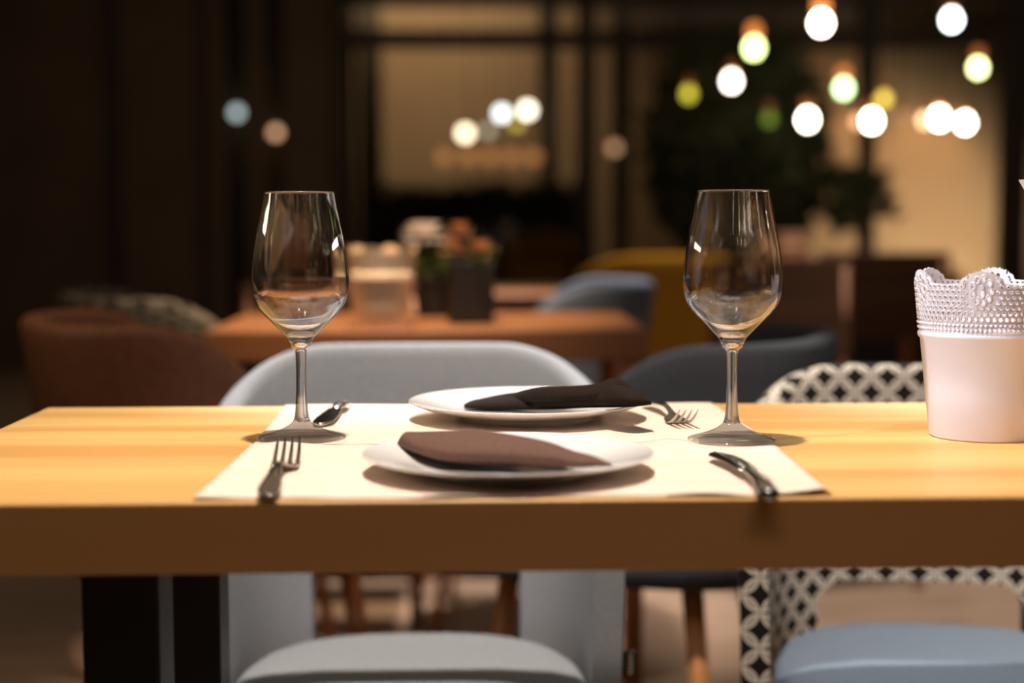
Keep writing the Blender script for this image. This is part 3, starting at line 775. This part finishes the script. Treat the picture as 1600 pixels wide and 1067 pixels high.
# ------------------------------------------------------------------ hanging bulbs and lamps
def bulb(px, py, Y, r, col, st, label, tall=1.15, socket=True, amber=0, group='hanging light bulbs', cat='light bulb', ceilz=3.1):
    p = ony(px, py, Y); g = thing('pendant_bulb', label, cat, p, 0, group)
    b = nb(); lathe(b, catmull([(0, -r * tall), (r * .6, -r * tall * .82), (r, -r * .1), (r * .85, r * .5), (r * .45, r * tall), (r * .4, r * tall * 1.1)], 5) + [(0, r * tall * 1.1)], 24)
    obj('bulb', b, emit('lit_bulb_%02d' % len(bpy.data.materials), col, st), g)
    if socket:
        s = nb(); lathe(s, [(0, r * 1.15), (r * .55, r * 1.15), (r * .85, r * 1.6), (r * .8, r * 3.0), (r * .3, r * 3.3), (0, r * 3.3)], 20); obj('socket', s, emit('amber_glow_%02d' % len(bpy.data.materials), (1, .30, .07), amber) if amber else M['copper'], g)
        c_ = nb(); tube(c_, [(0, 0, r * 3.25), (0, 0, ceilz - p.z)], .003, 8); obj('cord', c_, M['cord'], g)
    return g
WH = (1, .90, .74)
hang = [(1283, 36, 7.6, .036, WH, 28, 'large bright white hanging bulb at the top, above the right wine glass'),
        (1178, 75, 7.4, .034, (.82, 1, .36), 9, 'green-yellow hanging bulb under an orange socket, upper right'),
        (1487, 31, 7.2, .030, (.88, .96, 1), 18, 'bluish white hanging bulb at the upper right corner'),
        (1528, 106, 7.0, .027, (.90, 1, .42), 10, 'yellow-green hanging bulb below the bluish white one'),
        (1318, 138, 7.5, .031, (.62, 1, .46), 8, 'mint green hanging bulb in the middle of the cluster'),
        (1143, 127, 8.0, .032, (1, .88, .80), 14, 'round white hanging bulb left of the cluster'),
        (1076, 147, 8.4, .028, (.78, .70, .06), 2.2, 'dim yellow hanging bulb, leftmost of the cluster'),
        (1202, 186, 8.4, .028, (.22, .34, .04), 1.2, 'dim green hanging bulb in front of the dark tree'),
        (1262, 187, 7.8, .033, WH, 24, 'bright white hanging bulb low in the cluster, right of the dim green one'),
        (1362, 189, 7.8, .033, WH, 26, 'bright white hanging bulb under the small yellow one'),
        (1381, 155, 8.4, .027, (.95, .70, .10), 3.0, 'small yellow hanging bulb just above a bright white one'),
        (1468, 185, 7.8, .033, WH, 26, 'bright white hanging bulb, second from the right in the low row'),
        (1508, 192, 7.6, .029, WH, 24, 'bright white hanging bulb at the right end of the low row'),
        (1445, 188, 8.6, .026, (1, .62, .32), 5, 'orange glowing bulb touching the second bulb from the right in the low row'),
        (1340, 190, 8.8, .026, (1, .50, .26), 3, 'orange glowing bulb at the left of the bulb under the yellow one'),
        (1408, 182, 8.8, .024, (.55, .30, .18), 1.2, 'faint brown-orange bulb between bright bulbs of the low row')]
AMB = {1283: 2.4, 1178: 1.5, 1528: .6, 1318: 1.2}  # these sockets emit a glow themselves, in place of bulb light on them
for h_ in hang: bulb(*h_, amber=AMB.get(h_[0], 0))
# globes standing in for lights reflected in the glass; only the row is lamps
def globe_light(px, py, Y, r, col, st, label, group='globes standing in for reflected lights'):
    p = ony(px, py, Y); g = thing('light_globe', label, 'lamp', p, 0, group)
    b = nb(); bmesh.ops.create_uvsphere(b, u_segments=20, v_segments=12, radius=r); obj('globe', b, emit('lit_globe_%02d' % len(bpy.data.materials), col, st), g)
    c_ = nb(); tube(c_, [(0, 0, r * .98), (0, 0, r * 1.6)], r * .3, 10); obj('cap', c_, M['cord'], g)
    w_ = nb(); tube(w_, [(0, 0, r * 1.5), (0, 0, 3.5 - p.z)], .003, 6); obj('wire', w_, M['cord'], g); return g
globe_light(824, 172, 12.0, .045, (1, .90, .74), 8, 'bright cream reflection stand-in globe in the wide window, rightmost of its cluster')
globe_light(784, 177, 12.0, .040, (.86, .94, 1), 7, 'bluish white reflection stand-in globe touching the bright cream one')
globe_light(727, 208, 12.0, .045, (1, .82, .58), 7, 'cream reflection stand-in globe at the left of the wide window cluster')
globe_light(762, 204, 12.3, .036, (.55, .55, .42), 2.2, 'dim grey reflection stand-in globe right of the left cream one')
globe_light(807, 193, 12.3, .036, (.70, .56, .10), 2.4, 'dim yellow reflection stand-in globe under the two brightest globes')
globe_light(960, 231, 11.8, .040, (.80, .42, .24), 1.5, 'single orange reflection stand-in globe just right of the black mullion')
globe_light(370, 176, 10.35, .034, (.66, .80, .80), 1.6, 'bluish reflection stand-in globe in the dark wall gap at the left')
globe_light(431, 207, 10.35, .032, (.95, .52, .28), 1.8, 'orange reflection stand-in globe in the dark wall gap beside the bluish one')
for i, x in enumerate((694, 732, 766, 800, 834)):
    globe_light(x, 245, 12.2, .054, (.60, .25, .08), 1.1, ('%s globe of the dim orange lamp row under the bright cluster' % ('leftmost', 'second', 'middle', 'fourth', 'rightmost')[i]), 'dim orange globe lamps in a row')
